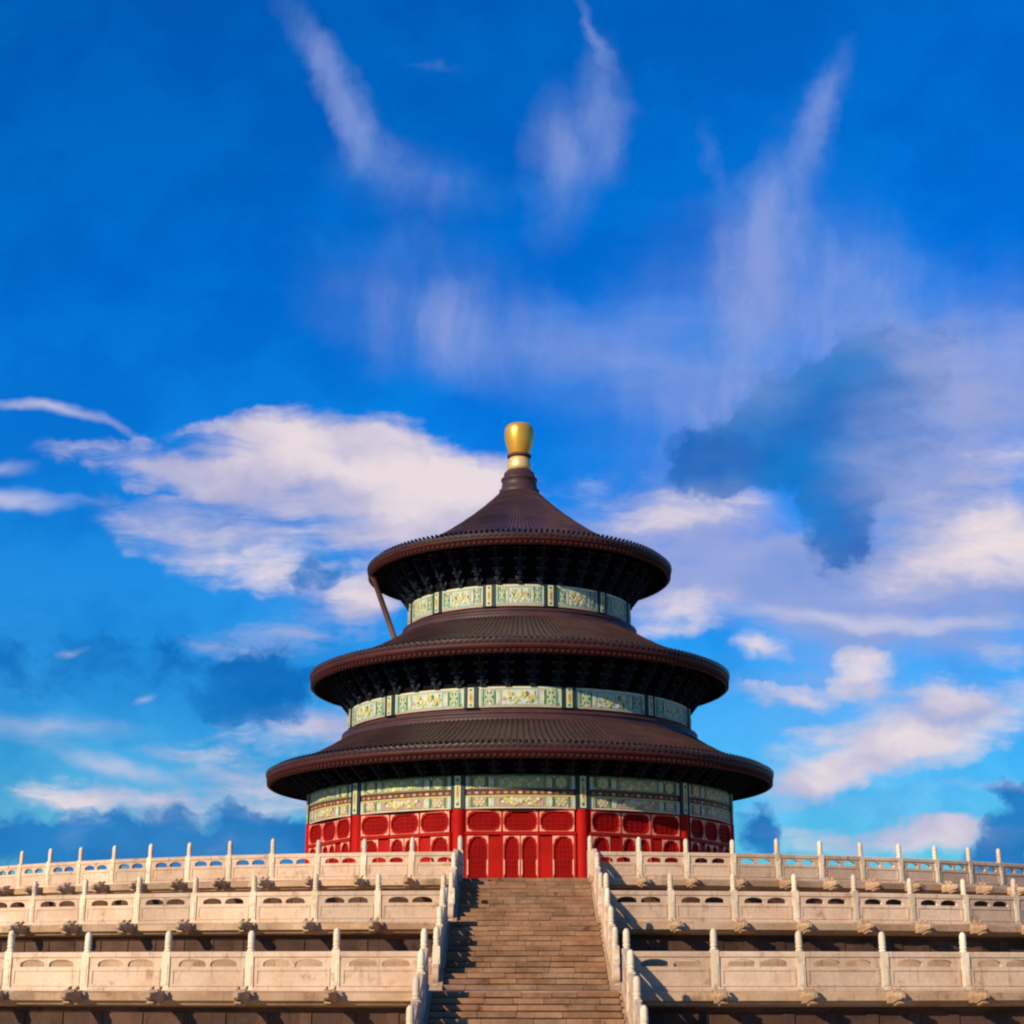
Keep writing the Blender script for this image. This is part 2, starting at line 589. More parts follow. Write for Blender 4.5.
# ------------------------------------------------------------------ terraces
RAD = [37.79, 46.40, 58.13]
DECK = [4.07 + EYE, 2.04 + EYE, -0.28 + EYE]
LOW = [DECK[1], DECK[2], 0.0]
STEP = [0.0539, 0.0507, 0.0437]
OFF = [0.0716, 0.0637, 0.0502]
NPOST = [28, 22, 18]
RUN = [5.2, 6.6, 7.0]
SHIFT = [0.13, 0.05, 0.0]
NAME = ['topmost', 'middle', 'lowest']


def spout_mesh():
    """dragon-head water spout: neck, swelling brow, open jaws, horns; points to -y, root at y=0"""
    b = MB()
    secs = [(0.0, .17, -.17, .17), (-.25, .16, -.15, .17), (-.42, .19, -.17, .22), (-.58, .18, -.12, .20), (-.74, .13, -.06, .13), (-.88, .11, -.05, .14), (-.94, .07, 0, .11)]
    vs, fs = [], []
    for y, w, z0, z1 in secs:
        zm = (z0 + z1) / 2
        vs += [(-w * .7, y, z0), (w * .7, y, z0), (w, y, zm), (w * .6, y, z1), (-w * .6, y, z1), (-w, y, zm)]
    for i in range(len(secs) - 1):
        for j in range(6):
            a, c = i * 6 + j, i * 6 + (j + 1) % 6
            fs.append((c, a, a + 6, c + 6))
    n = 6 * (len(secs) - 1)
    fs.append(tuple(range(n + 5, n - 1, -1)))
    b.add(vs, fs, 'coping', smooth=False)
    b.box((0, -.60, -.17), (.2, .34, .07), 'coping', Matrix.Rotation(rad(-14), 3, 'X'), bev=.02)
    for sx in (-1, 1):
        b.box((sx * .12, -.36, .24), (.06, .2, .1), 'coping', Matrix.Rotation(rad(20), 3, 'X'), bev=.015)
        b.box((sx * .13, -.60, .17), (.07, .09, .07), 'coping', bev=.02)
    return b.mesh('spout')


SPOUT = spout_mesh()


def terrace(i):
    R, zt, zb = RAD[i], DECK[i], LOW[i]
    h = zt - zb
    t = thing('marble_terrace', ['topmost round marble terrace carrying the red hall, narrowest of the stepped base',
                                 'middle round marble terrace between the topmost and the lowest one',
                                 'lowest and widest round marble terrace at the foot of the photo'][i], 'terrace', (SHIFT[i], 0, zb), 'stepped round marble terraces')
    n = 384 if i < 2 else 480
    b = MB()
    ri = R - 10.5 if i else 0.0
    b.lathe([(R + .30, h), (max(ri, 0.01), h + 0.004)], n, 'deck', smooth=False)
    b.build('deck', t)
    b = MB()
    # moulded base from the coping down
    P = [(R + .30, h), (R + .42, h - .05), (R + .42, h - .26), (R + .30, h - .30), (R + .24, h - .38), (R + .02, h - .44), (R - .12, h - .58),
         (R - .16, h - .60), (R - .16, h - 1.06), (R - .10, h - 1.08), (R + .06, h - 1.22), (R + .26, h - 1.30), (R + .30, h - 1.36), (R + .30, h - 1.62),
         (R + .42, h - 1.66), (R + .42, 0.0)]
    ms = ['coping'] * 5 + ['wall_stone'] * 5 + ['coping'] * 5  # moulding undersides take the dark wall stone, widening the shade band by colour
    tn = {}

    def tones(j, k):
        blk = (j if j not in (0, 1) else 1, (k + j * 3) // 4)
        if blk not in tn:
            tn[blk] = tone()
        return tn[blk]
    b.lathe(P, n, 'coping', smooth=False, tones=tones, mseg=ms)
    # little pilasters in the recessed waist
    for k in range(-NPOST[i] * 2, NPOST[i] * 2 + 1):
        th = k * STEP[i] / 2
        X = Matrix.Rotation(th, 3, 'Z')
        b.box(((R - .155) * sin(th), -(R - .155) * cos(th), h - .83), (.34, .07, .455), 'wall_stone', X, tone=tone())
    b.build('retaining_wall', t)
    # the spouts under every post
    for s in (-1, 1):
        for k in range(NPOST[i]):
            th = s * (OFF[i] + k * STEP[i])
            put('spout', SPOUT, t, ((R + .36) * sin(th), -(R + .36) * cos(th), h - .17), th)
    return t


for i in range(3):
    terrace(i)


# ------------------------------------------------------------------ balustrades
def arch_hole(x0, x1, z0, z1):
    """cloud-and-vase opening: flat foot, low shouldered arch"""
    w = x1 - x0
    pts = [(x0, z0), (x1, z0), (x1, z0 + (z1 - z0) * .35)]
    for k in range(1, 8):
        a = k / 8 * pi
        pts.append((x0 + w / 2 + cos(a) * w / 2 * (.98 if k not in (2, 6) else .92), z0 + (z1 - z0) * (.35 + .65 * sin(a) ** .8)))
    pts.append((x0, z0 + (z1 - z0) * .35))
    return pts


def panel_mesh(L, k=0.0, H=1.10):
    b = MB()
    fn = lambda x, y, z: (x, y, z + k * x)
    l = L / 2
    m = .17 * l + .08
    g = .07
    holes = [arch_hole(-l + m, -g, .68, .89), arch_hole(g, l - m, .68, .89)]
    b.prism([[(-l, .04), (l, .04), (l, .95), (-l, .95)]] + holes, .15, 'marble', fn)

    def bar(x0, x1, y0, y1, z0, z1, ch=.02):
        vs = []
        for x in (x0, x1):
            for (y, z) in ((y0, z0), (y1, z0), (y1, z1 - ch), (y1 - ch, z1), (y0 + ch, z1), (y0, z1 - ch)):
                vs.append(fn(x, y, z))
        fs = [(j, (j + 1) % 6, (j + 1) % 6 + 6, j + 6) for j in range(6)] + [(5, 4, 3, 2, 1, 0), (6, 7, 8, 9, 10, 11)]
        b.add(vs, [f[::-1] for f in fs], 'marble')
    bar(-l, l, -.11, .11, .95, H, .035)        # handrail
    bar(-l, l, -.13, .13, 0, .10)              # ground sill
    for sy in (-1, 1):                         # raised borders of the carved slab
        y0, y1 = (-.10, -.074) if sy < 0 else (.074, .10)
        bar(-l + .05, l - .05, y0, y1, .56, .63, .008)
        bar(-l + .05, l - .05, y0, y1, .13, .20, .008)
        bar(-l + .05, -l + .13, y0, y1, .205, .555, .008)
        bar(l - .13, l - .05, y0, y1, .205, .555, .008)
    return b.mesh('panel')


def post_mesh(H=1.72):
    b = MB()
    s = .118
    b.box((0, 0, .56), (2 * s, 2 * s, 1.12), 'marble_post', bev=.02)
    for y in (-s - .006, s + .006):
        b.box((0, y, .45), (.14, .024, .60), 'marble_post', bev=.006)
    c = [(.09, 1.118), (.118, 1.13), (.118, 1.16), (.088, 1.18), (.085, 1.20), (.108, 1.235), (.11, 1.27), (.092, 1.29), (.10, 1.31), (.106, 1.40), (.098, 1.48), (.102, 1.56),
         (.092, 1.63), (.07, 1.685), (.04, 1.71), (.005, H)]
    b.lathe(c, 12, 'marble_post')
    return b.mesh('post')


POST = post_mesh()


def run(i, s):
    R = RAD[i]
    side = 'left' if s < 0 else 'right'
    t = thing('balustrade', 'curved white balustrade round the edge of the %s terrace, %s of the stairs' % (NAME[i], side), 'balustrade', (SHIFT[i], 0, DECK[i]),
              'curved balustrades round the terraces')
    r2 = random.Random(i * 10 + s)
    L = 2 * R * sin(STEP[i] / 2) - .228
    pm = panel_mesh(L)
    for k in range(NPOST[i]):
        th = s * (OFF[i] + k * STEP[i])
        po = put('post', POST, t, (R * sin(th), -R * cos(th), .003), th + r2.uniform(-.03, .03))
        sc = r2.uniform(.97, 1.03)
        po.scale = (1, 1, sc)
        po.rotation_euler[0] = r2.uniform(-.012, .012)
        po.rotation_euler[1] = r2.uniform(-.012, .012)
        if k < NPOST[i] - 1:
            tm = th + s * STEP[i] / 2
            rc = R * cos(STEP[i] / 2)
            put('panel', pm, t, (rc * sin(tm), -rc * cos(tm), .003), tm)
    return t


for i in range(3):
    for s in (-1, 1):
        run(i, s)


# ------------------------------------------------------------------ stair flights
HALFW = 2.62
FL = ['upper', 'middle', 'lower']
for i in range(3):
    R = RAD[i]
    rise_n = [12, 13, 13][i]
    y0 = -(R + .34)
    top, bot = DECK[i], LOW[i]
    run_l = RUN[i]
    rise = (top - bot) / rise_n
    tread = run_l / rise_n
    t = thing('stone_stairs', ['upper flight of worn brown stone steps ending below the red doors', 'middle flight of worn brown stone steps between the two lower terraces',
                               'lowest flight of worn brown stone steps at the bottom of the photo'][i], 'stairs', (SHIFT[i], 0, bot), 'flights of the stone stairway')
    b = MB()
    rr = random.Random(50 + i)
    for k in range(rise_n):
        zt = (top - bot) - k * rise - .006
        ya = y0 - (k + 1) * tread
        yb = y0 - k * tread + (.03 if k else -.004)
        b.box((0, (ya + yb) / 2 + .045, zt - rise + .002), (2 * HALFW - .03, yb - ya, .09), 'step', tone=.42)  # dark strip in the step joint, its tone standing in for shadow
        x = -HALFW
        while x < HALFW - .05:
            w = rr.uniform(.7, 1.5)
            if HALFW - (x + w) < .5:
                w = HALFW - x
            a = rr.uniform(.80, 1.10)
            hh = rr.uniform(-.06, .06)
            dz = rr.uniform(-.022, .0)
            b.box((x + w / 2, (ya + yb) / 2 + rr.uniform(-.012, .012), zt - (rise - .022) / 2 + dz), (w - .014, yb - ya, rise - .022), 'step', tone=(a * (1 + hh), a, a * (1 - hh)), bev=.014)
            x += w
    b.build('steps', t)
    b = MB()
    # solid core under the steps
    h = top - bot
    b.add([(-HALFW + .01, y0 - .01, 0), (HALFW - .01, y0 - .01, 0), (-HALFW + .01, y0 - .01, h - rise - .05), (HALFW - .01, y0 - .01, h - rise - .05),
           (-HALFW + .01, y0 - run_l + tread, 0), (HALFW - .01, y0 - run_l + tread, 0)], [(0, 2, 4), (1, 5, 3), (2, 3, 5, 4)], 'step', tone=.5)
    b.build('core', t)
    k = (top - bot) / run_l
    for s in (-1, 1):
        q = MB()
        xa, xb = HALFW + .012, HALFW + .50
        pr = [(y0 + .0, 0), (y0 + .0, h + .02), (y0 - run_l - .25, .02 + .06), (y0 - run_l - .25, 0)]
        vs = [(s * xa, y, z) for y, z in pr] + [(s * xb, y, z) for y, z in pr]
        fs = [(0, 1, 2, 3), (7, 6, 5, 4), (0, 4, 5, 1), (1, 5, 6, 2), (2, 6, 7, 3), (3, 7, 4, 0)]
        q.add(vs, fs, 'coping', tone=(.95, .95, .95))
        q.build('side_slab', t)
        # sloping balustrade of this flight
        side = 'left' if s < 0 else 'right'
        bt = thing('stair_balustrade', 'sloping white balustrade up the %s edge of the %s flight of steps' % (side, ['uppermost', 'middle', 'lowest'][i]), 'balustrade',
                   (SHIFT[i], 0, bot), 'sloping balustrades beside the steps')
        xc = HALFW + .25
        npan = 2 if i == 0 else 3
        ystart = -R
        span = (run_l - .4) / npan
        kk = k * 1.0

        def zl(y):
            return h + .02 - (y0 - y) * k if y < y0 else h + .003
        pm = panel_mesh(span - .228, kk if s > 0 else kk)
        for j in range(npan):
            yp = ystart - (j + 1) * span
            yc = ystart - (j + .5) * span
            p = put('post', POST, bt, (s * xc, yp, zl(yp) - .04), 0)
            p.rotation_euler[0] = rr.uniform(-.01, .01)
            put('panel', pm, bt, (s * xc, yc, zl(yc)), pi / 2)
        # drum-shaped end stone
        d = MB()
        ye = ystart - npan * span - .135
        z1, z2 = .72, .12
        pts = [(0, .0), (0, z1)]
        for a in range(0, 9):
            an = pi / 2 - a / 8 * pi * .9
            pts.append((-.28 - .20 * cos(an), .36 + .24 * sin(an)))
        pts += [(-.62, .10), (-.62, 0)]
        d.prism([pts], .18, 'marble', lambda x, y, z: (y, x, z))
        d.build('drum_stone', bt, (s * xc, ye, max(zl(ye - .4), .07)))

# ------------------------------------------------------------------ the hall
Z0 = DECK[0]
HALL = thing('round_hall', 'round hall with three dark stacked roofs, red walls and a gold finial', 'temple hall', (0, 0, Z0))


def zz(v):           # height above eye level -> height above the hall's floor
    return v + EYE - Z0


RW = [13.7, 11.2, 7.4]
ROOFS = [
    dict(p=[(11.30, 15.02), (11.9, 14.66), (12.8, 14.12), (13.7, 13.64), (14.6, 13.25), (15.4, 12.97), (16.0, 12.79), (16.40, 12.69)], eb=11.92, n=252),
    dict(p=[(7.50, 22.06), (8.2, 21.62), (9.2, 21.04), (10.3, 20.46), (11.4, 19.97), (12.4, 19.58), (13.2, 19.32), (13.84, 19.16)], eb=18.34, n=216),
    dict(p=[(1.12, 32.35), (1.5, 31.95), (2.0, 31.45), (2.7, 30.80), (3.5, 30.12), (4.4, 29.42), (5.4, 28.72), (6.5, 28.04), (7.6, 27.48), (8.6, 27.05), (9.5, 26.74), (10.26, 26.54)], eb=25.86, n=168),
]
FRZ = [(9.4, 11.30), (15.55, 16.80), (22.55, 23.95)]

for ti, rf in enumerate(ROOFS):
    n = rf['n']
    # finer profile
    prof = []
    P = rf['p']
    for a in range(len(P) - 1):
        for q in range(3):
            f = q / 3
            prof.append((P[a][0] * (1 - f) + P[a + 1][0] * f, P[a][1] * (1 - f) + P[a + 1][1] * f))
    prof.append(P[-1])
    Re, Ze = P[-1]
    b = MB()
    pat = [0.0, 0.55, 1.0, 0.55, 0.0, 0.0]
    m = n * len(pat)
    vs, fs = [], []
    rows = len(prof)
    for j, (r, z) in enumerate(prof):
        wob = 0.010 * math.sin(j * 2.1)
        hgt = min(.075, .42 * r * 2 * pi / n)
        for i in range(m):
            a = 2 * pi * i / m
            dz = pat[i % len(pat)] * hgt
            vs.append((r * sin(a), -r * cos(a), zz(z) + dz + wob * pat[i % len(pat)]))
    # tile-end faces: drop down at the eave
    for (r, dz, keep) in ((Re + .01, -.04, 1), (Re - .02, -.13, .0)):
        for i in range(m):
            a = 2 * pi * i / m
            e = pat[i % len(pat)] * .075 * keep
            drip = (.07 if pat[i % len(pat)] == 0.0 else 0.0)
            vs.append((r * sin(a), -r * cos(a), zz(Ze) + dz + e - drip * (1 - keep)))
    rows += 2
    for j in range(rows - 1):
        for i in range(m):
            k = (i + 1) % m
            fs.append((j * m + i, (j + 1) * m + i, (j + 1) * m + k, j * m + k))
    b.add(vs, fs, 'tile', smooth=False)
    roof = b.build('roof', HALL)
    # eave boards: maroon fascia, a step, a second board with rafter ends
    b = MB()
    eb = rf['eb']
    b.lathe([(Re - .25, zz(Ze) - .10), (Re - .06, zz(Ze) - .16), (Re - .06, zz(eb) + .34), (Re - .16, zz(eb) + .32), (Re - .16, zz(eb) + .02), (Re - .3, zz(eb))], 200, 'fascia')
    nr = int(2 * pi * Re / .36)
    for i in range(nr):
        a = 2 * pi * i / nr
        X = Matrix.Rotation(a, 3, 'Z')
        rr_ = Re - .16
        b.box((rr_ * sin(a), -rr_ * cos(a), zz(eb) + .16), (.17, .16, .17), 'rafter_end', X)
    b.build('eave_board', roof)
    b = MB()
    rd = RW[ti] + .02
    zin = P[0][1] if ti < 2 else None
    # height of the soffit where it meets the drum: a constant depth below the tiles
    def roof_z(r):
        for a in range(len(P) - 1):
            if P[a][0] <= r <= P[a + 1][0]:
                f = (r - P[a][0]) / (P[a + 1][0] - P[a][0])
                return P[a][1] * (1 - f) + P[a + 1][1] * f
        return P[-1][1]
    zs = roof_z(rd) - .55
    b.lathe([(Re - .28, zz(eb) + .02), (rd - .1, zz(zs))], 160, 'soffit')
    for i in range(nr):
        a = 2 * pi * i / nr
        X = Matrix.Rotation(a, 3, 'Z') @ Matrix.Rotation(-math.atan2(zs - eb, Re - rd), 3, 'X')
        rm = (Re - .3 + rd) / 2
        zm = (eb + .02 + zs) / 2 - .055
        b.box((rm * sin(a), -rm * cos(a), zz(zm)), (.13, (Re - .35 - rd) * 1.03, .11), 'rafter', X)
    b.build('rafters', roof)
    # ring ridge where the roof meets the drum above
    if ti < 2:
        b = MB()
        r0, z0 = P[0]
        b.lathe([(r0 + .40, zz(z0) - .30), (r0 + .40, zz(z0) - .04), (r0 + .27, zz(z0) + .02), (r0 + .27, zz(z0) + .12), (r0 + .34, zz(z0) + .16), (r0 + .33, zz(z0) + .26), (r0 + .14, zz(z0) + .33), (r0 - .2, zz(z0) + .42)], 160, 'ridge')
        b.build('ridge_ring', roof)

# drums behind the friezes
b = MB()
b.lathe([(RW[0] - .75, .25), (RW[0] - .75, zz(9.35))], 96, 'red')
b.build('back_wall', HALL)
b = MB()
for ti in range(3):
    zt = ROOFS[ti]['p'][0][1] if ti < 2 else 27.4
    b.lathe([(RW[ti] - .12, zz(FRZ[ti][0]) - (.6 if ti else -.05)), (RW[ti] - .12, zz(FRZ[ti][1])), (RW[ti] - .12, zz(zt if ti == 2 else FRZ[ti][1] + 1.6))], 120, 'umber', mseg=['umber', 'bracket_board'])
b.build('drum_core', HALL)
b = MB()
b.lathe([(RW[0] + 1.1, 0.003), (RW[0] + 1.1, .18), (RW[0] + 1.0, .20), (0.01, .20)], 128, 'coping', smooth=False)
b.build('plinth', HALL)


# painted friezes: one curved beam per bay, copied twelve times
def curved(b, R, th0, th1, z0, z1, m, d=.012, n=4):
    """shallow slab lying on the drum"""
    vs, fs = [], []
    for k in range(n + 1):
        a = th0 + (th1 - th0) * k / n
        for (r, z) in ((R, z0), (R + d, z0), (R + d, z1), (R, z1)):
            vs.append((r * sin(a), -r * cos(a), z))
    for k in range(n):
        for j in range(4):
            a, c = k * 4 + j, k * 4 + (j + 1) % 4
            fs.append((a, a + 4, c + 4, c))
    fs.append((0, 1, 2, 3))
    fs.append((4 * n + 3, 4 * n + 2, 4 * n + 1, 4 * n))
    b.add(vs, fs, m)


def blobpoly(b, R, th, zc, rx, rz, m, d=.02, n=9, pw=1.0, tilt=0.0):
    """flat rounded motif on the drum"""
    vs, fs = [], []
    for dd in (R, R + d):
        for k in range(n):
            a = 2 * pi * k / n
            x, z = rx * cos(a), rz * sin(a)
            x, z = x * cos(tilt) - z * sin(tilt), x * sin(tilt) + z * cos(tilt)
            t = th + x / R
            vs.append((dd * sin(t), -dd * cos(t), zc + z))
    for k in range(n):
        c = (k + 1) % n
        fs.append((k, c, c + n, k + n))
    fs.append(tuple(range(n, 2 * n)))
    b.add(vs, fs, m)


def painted_beam(R, z0, z1, half, seed, kind=0):
    """cartouche in the middle, scrolls and rosettes to both ends; kind 0 upper drums, 1 and 2 the two lower beams"""
    rr = random.Random(seed)
    b = MB()
    h = z1 - z0
    ground = ['mint', 'olive', 'tan'][kind]
    field = ['paleblue', 'mint', 'pink'][kind]
    pale = ['cream', 'cream', 'cream'][kind]
    curved(b, R - .10, -half, half, z0, z1, ground, .10, 14)
    curved(b, R, -half, half, z0, z0 + .07 * h, ['pink', 'umber', 'cream'][kind], .015, 14)
    curved(b, R, -half, half, z1 - .09 * h, z1, ['cream', 'green', 'yellow'][kind], .015, 14)
    L = half * R
    for s in (-1, 1):
        curved(b, R, s * half, s * (half - .06 * half), z0 + .08 * h, z1 - .1 * h, 'paleblue', .018, 1)
        curved(b, R, s * (half * .90), s * (half * .87), z0 + .08 * h, z1 - .1 * h, 'green', .018, 1)
        blobpoly(b, R, s * half * .74, z0 + .5 * h, .10 * L, .36 * h, ['paleblue', 'cream', 'pink'][kind], .018, 12)
        for k in range(6):
            a = k * pi / 3
            blobpoly(b, R, s * half * .74 + cos(a) * .075 * half, z0 + (.5 + .24 * sin(a)) * h, .022 * L, .09 * h, ['green', 'yellow', 'cream'][kind], .026, 6)
        blobpoly(b, R, s * half * .74, z0 + .5 * h, .042 * L, .15 * h, 'yellow', .034, 10)
        for q, mm in ((.60, 'green'), (.55, 'cream'), (.50, 'paleblue')):
            blobpoly(b, R, s * half * q, z0 + .5 * h, .03 * L, .40 * h, mm, .02, 6)
        for k in range(8):
            blobpoly(b, R, s * half * rr.uniform(.46, .95), z0 + rr.choice([.2, .8, .16, .84]) * h, .02 * L, .07 * h, rr.choice(['yellow', 'pink', 'green', 'cream']), .022 + .001 * k, 6)
    curved(b, R, -half * .42, half * .42, z0 + .14 * h, z1 - .16 * h, field, .016, 8)
    for k in range(26):
        th = rr.uniform(-.39, .39) * half
        blobpoly(b, R, th, z0 + rr.uniform(.24, .76) * h, rr.uniform(.02, .06) * L, rr.uniform(.07, .15) * h,
                 rr.choice(['yellow', 'cream', 'green', 'yellow', 'cream', 'pink']), .026 + .001 * k, 7, tilt=rr.uniform(-.9, .9))
    # the dragon: a winding body of overlapping scales
    for k in range(13):
        u = -.32 + .64 * k / 12
        blobpoly(b, R, u * half, z0 + (.5 + .20 * sin(k * 1.15)) * h, .034 * L, .14 * h, 'yellow' if k % 3 else 'cream', .056 + .001 * k, 7, tilt=.6 * cos(k * 1.15))
    return b


def column_box(R, z0, z1, w, seed):
    """painted head of a column: dark green posts with a gilded cartouche between"""
    b = MB()
    h = z1 - z0
    a = w / 2 / R
    curved(b, R - .06, -a, a, z0, z1, 'dkgreen', .16, 4)
    c = a * .42
    curved(b, R + .101, -c, c, z0 + .03 * h, z1 - .03 * h, 'cream', .02, 2)
    blobpoly(b, R + .12, 0, z0 + .5 * h, w * .13, .34 * h, 'yellow', .02, 10)
    blobpoly(b, R + .13, 0, z0 + .5 * h, w * .06, .18 * h, 'orange', .025, 8)
    for q in (.14, .86):
        blobpoly(b, R + .12, 0, z0 + q * h, w * .12, .06 * h, 'green', .02, 6)
    return b


BAYS = [rad(30 * k) for k in range(12)]
for ti in range(3):
    R = RW[ti]
    z0, z1 = FRZ[ti]
    bw = [.82, .86, .80][ti]
    half = rad(15) - bw / 2 / R - .002
    if ti == 0:
        rows = [(10.44, 11.30, 1), (9.40, 10.14, 2)]
    else:
        rows = [(z0 + .02, z1, 0)]
    for (a, c, warm) in rows:
        me = painted_beam(R, zz(a), zz(c), half, 11 + ti + 5 * warm, warm).mesh('painted_beam')
        for th in BAYS:
            put('painted_beam', me, HALL, (0, 0, 0), th)
    if ti == 0:
        # gilded filler board between the two beams
        b = MB()
        curved(b, R - .12, -half, half, zz(10.145), zz(10.435), 'umber', .10, 14)
        for k in range(15):
            blobpoly(b, R - .02, half * (-.93 + 1.86 * k / 14), zz(10.29), .13, .075, ['orange', 'pink', 'orange', 'gilt'][k % 4], .02, 8)
        me = b.mesh('filler_board')
        for th in BAYS:
            put('filler_board', me, HALL, (0, 0, 0), th)
    me = column_box(R, zz(z0), zz(z1), bw, ti).mesh('column_head')
    for th in BAYS:
        put('column_head', me, HALL, (0, 0, 0), th + rad(15))

# red columns
b = MB()
b.lathe([(.46, .20), (.46, .30), (.40, .36), (.39, zz(9.39))], 24, 'red_col', c=(0, -(RW[0] - .22), 0))
me = b.mesh('column')
for th in BAYS:
    put('column', me, HALL, (0, 0, 0), th + rad(15))

# bays: three transoms over door leaves; chord frame at the front, copied round
RC = (RW[0] - .22) * cos(rad(15))         # distance of the chord between two columns
HALFB = (RW[0] - .22) * sin(rad(15)) - .38
ZTOP = zz(9.38)
ZTR = zz(8.02)                             # transom rail
YF = -(RC + .30)


def ovalpts(x0, x1, z0, z1, cut):
    cx = min(cut, (x1 - x0) * .34)
    cz = min(cut * 1.5, (z1 - z0) * .36)
    return [(x0 + cx, z0), (x1 - cx, z0), (x1 - cx * .35, z0 + cz * .35), (x1, z0 + cz), (x1, z1 - cz), (x1 - cx * .35, z1 - cz * .35), (x1 - cx, z1), (x0 + cx, z1), (x0 + cx * .35, z1 - cz * .35), (x0, z1 - cz), (x0, z0 + cz), (x0 + cx * .35, z0 + cz * .35)]


def leaf(x0, x1, z0, z1, cut, fittings):
    """returns (frame MB, lattice MB, gilt MB)"""
    fr, la, gi = MB(), MB(), MB()
    st = .10
    ov = ovalpts(x0 + st, x1 - st, z0 + st, z1 - st, cut)
    fr.prism([[(x0, z0), (x1, z0), (x1, z1), (x0, z1)], ov], .10, 'red', lambda x, y, z: (x, y + YF, z))
    w, h = x1 - x0, z1 - z0
    la.box(((x0 + x1) / 2, YF + .06, (z0 + z1) / 2), (w - .02, .03, h - .02), 'red_dark')
    # diagonal lattice strips
    nx = 5
    for k in range(nx):
        xx = x0 + st + (w - 2 * st) * (k + .5) / nx
        la.box((xx, YF + .035, (z0 + z1) / 2), (.028, .02, h - 2 * st), 'red')
    nz = max(3, int(h / .28))
    for k in range(nz):
        zk = z0 + st + (h - 2 * st) * (k + .5) / nz
        la.box(((x0 + x1) / 2, YF + .032, zk), (w - 2 * st, .02, .028), 'red')
    yg = YF - .058
    # one gilt casting per leaf: a thin edge strip swelling into corner plates and, on doors, into plates at mid height
    c = fittings
    X0, X1, Z0_, Z1_ = x0 + .012, x1 - .012, z0 + .012, z1 - .012
    e = .016
    cx = min(c, (X1 - X0) * .36)
    cz = min(c * 1.2, (Z1_ - Z0_) * .34)
    zc = (Z0_ + Z1_) / 2

    def corner(sx, sz):
        xe, ze = (X0 if sx > 0 else X1), (Z0_ if sz > 0 else Z1_)
        return [(xe + sx * e, ze + sz * cz), (xe + sx * cx * .17, ze + sz * cz * .82), (xe + sx * cx * .30, ze + sz * cz * .38), (xe + sx * cx * .72, ze + sz * cz * .20), (xe + sx * cx, ze + sz * e)]
    inner = corner(1, 1) + corner(-1, 1)[::-1]
    if h > 2:
        inner += [(X1 - e, zc - .46), (X1 - .085, zc - .38), (X1 - .085, zc + .38), (X1 - e, zc + .46)]
    inner += corner(-1, -1) + corner(1, -1)[::-1]
    if h > 2:
        inner += [(X0 + e, zc + .46), (X0 + .085, zc + .38), (X0 + .085, zc - .38), (X0 + e, zc - .46)]
    gi.prism([[(X0, Z0_), (X1, Z0_), (X1, Z1_), (X0, Z1_)], inner], .016, 'gilt', lambda x, y, z: (x, y + yg, z))
    return fr, la, gi


def bay_parts():
    out = []
    mod = 2 * HALFB / 3
    for k in range(3):
        x0 = -HALFB + k * mod + .05
        x1 = x0 + mod - .10
        out.append(('transom', leaf(x0, x1, ZTR + .10, ZTOP - .08, .46, .34)))
    zb, zt = .32, ZTR - .12
    lw = .96
    m2 = mod / 2
    for (x0, x1) in ((-HALFB + .08, -HALFB + .08 + 1.22), (-m2 + .06, -.02), (.02, m2 - .06), (HALFB - .08 - 1.22, HALFB - .08)):
        out.append(('door_leaf', leaf(x0, x1, zb, zt, .42, .40)))
    return out


parts0 = []
for nm, (fr, la, gi) in bay_parts():
    parts0.append((nm, fr.mesh(nm), la.mesh('lattice'), gi.mesh('gilt_fittings')))
fm = MB()
mod = 2 * HALFB / 3
fm.box((0, YF + .17, (ZTOP + .20) / 2), (2 * HALFB + .3, .10, ZTOP - .20), 'red')
fm.box((0, YF, ZTR), (2 * HALFB + .1, .18, .16), 'red', bev=.02)
fm.box((0, YF, ZTOP - .035), (2 * HALFB + .1, .18, .07), 'red')
fm.box((0, YF, .26), (2 * HALFB + .1, .20, .10), 'red', bev=.02)
for x in (-HALFB + .02, HALFB - .02, -mod / 2, mod / 2):
    fm.box((x, YF - .005, (ZTR + .32) / 2 - .05), (.12, .14, ZTR - .42), 'red', bev=.015)
for s in (-1, 1):
    xa = HALFB - .08 - 1.22
    xb = mod / 2 + .06
    fm.box((s * (xa + xb) / 2, YF, (ZTR + .2) / 2), (xa - xb - .02, .08, ZTR - .55), 'red', bev=.01)
for x in (-mod / 2, mod / 2):
    fm.box((x, YF, (ZTR + ZTOP) / 2), (.10, .14, ZTOP - ZTR - .22), 'red', bev=.01)
FM = fm.mesh('bay_frame')
for th in BAYS:
    put('bay_frame', FM, HALL, (0, 0, 0), th)
for kb in (-3, -2, -1, 0, 1, 2, 3):
    th = rad(30 * kb)
    for nm, a, l, gg in parts0:
        o = put(nm, a, HALL, (0, 0, 0), th)
        put('lattice', l, o)
        put('gilt_fittings', gg, o)

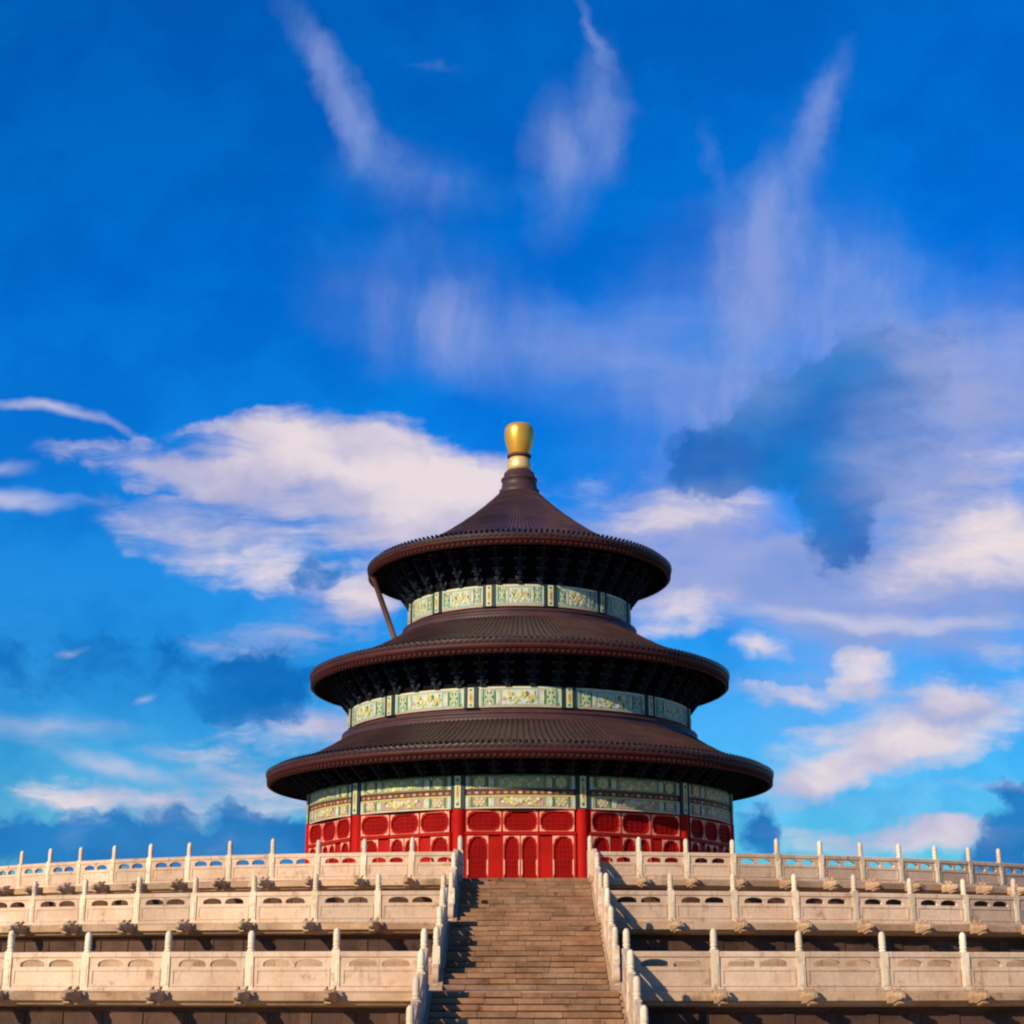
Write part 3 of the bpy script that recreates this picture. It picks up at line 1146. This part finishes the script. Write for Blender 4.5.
# eave brackets
def bracket_mesh(R, z0, z1, reach, w):
    b = MB()
    n = 4
    h = (z1 - z0) / n
    for k in range(n):
        y = -(R + reach * (k + .3) / n)
        z = z0 + h * k
        mm = 'bracket_blue' if k % 2 else 'bracket_green'
        b.box((0, y + .1, z + h * .22), (w * .30, .34, h * .42), mm, taper=(1, 1))
        ww = w * (.55 + .12 * k)
        b.box((0, y, z + h * .60), (ww, .16, h * .30), mm)
        for x in (-ww / 2 + .06, 0, ww / 2 - .06):
            b.box((x, y, z + h * .84), (.13, .18, h * .16), 'bracket_green' if k % 2 else 'bracket_blue')
        b.box((0, y - .082, z + h * .745), (ww, .006, .035), 'bracket_edge')
    # slanting lever arm
    L = math.hypot(reach, z1 - z0)
    X = Matrix.Rotation(-math.atan2((z1 - z0) * .85, reach), 3, 'X')
    b.box((0, -(R + reach * .52), (z0 + z1) / 2 - .12), (.13, L * .92, .16), 'bracket_blue', X)
    b.box((0, -(R + reach * .99), z1 - .18), (.11, .05, .2), 'bracket_edge')
    return b.mesh('bracket')


for ti in range(3):
    R = RW[ti]
    P = ROOFS[ti]
    z0 = FRZ[ti][1] + .02
    Re = P['p'][-1][0]
    zin = [13.0, 19.3, 26.7][ti]
    reach = (Re - R) * .50
    ztop = [12.55, 18.75, 26.15][ti]
    per = [5, 4, 3][ti]
    me = bracket_mesh(R, zz(z0), zz(ztop), reach, [1.15, 1.15, 1.0][ti])
    nn = 12 * per
    for k in range(-nn // 4 - 2, nn // 4 + 3):
        put('bracket', me, HALL, (0, 0, 0), 2 * pi * (k + .5 * (per % 2 == 0)) / nn)

# finial
b = MB()
b.lathe([(1.36, zz(32.05)), (1.38, zz(32.30)), (1.24, zz(32.36)), (1.20, zz(32.7)), (1.16, zz(32.95)), (1.26, zz(33.02)), (1.24, zz(33.14)), (1.10, zz(33.22)), (1.04, zz(33.55)), (.86, zz(33.72)), (.3, zz(33.74))], 40, 'ridge')
fb = b.build('finial_base', HALL)
b = MB()
b.lathe([(.72, zz(33.73)), (.82, zz(33.80)), (.82, zz(34.05)), (.76, zz(34.40)), (.70, zz(34.62)), (.64, zz(34.68))], 40, 'palegold')
b.lathe([(.64, zz(34.68)), (.82, zz(34.74)), (.84, zz(34.86)), (.70, zz(34.94))], 40, 'umber')
b.lathe([(.70, zz(34.94)), (.74, zz(35.04)), (.80, zz(35.25)), (.90, zz(35.6)), (.98, zz(35.95)), (1.02, zz(36.3)), (1.02, zz(36.6)), (.97, zz(36.86)), (.84, zz(37.04)), (.62, zz(37.14)), (.34, zz(37.19)), (.01, zz(37.2))], 40, 'gold')
b.build('gold_finial', HALL)

# ------------------------------------------------------------------ slanting pole at the left of the top roof
p0 = Vector((-9.78, -1.6, 25.95 + EYE))
p1 = Vector((-8.15, -.9, 21.45 + EYE))
d = p0 - p1
b = MB()
b.lathe([(.23, 0), (.23, .12), (.19, .16), (.185, d.length - .4), (.21, d.length - .36), (.21, d.length)], 14, 'pole')
b.lathe([(.21, d.length), (.01, d.length + .02)], 14, 'pole')
po = b.build('slanting_pole')
po.location = p1
po.rotation_euler = d.to_track_quat('Z', 'Y').to_euler()
thing('slanting_pole', 'reddish brown slanting pole propped between the top roof eave and the roof below', 'pole', o=po)
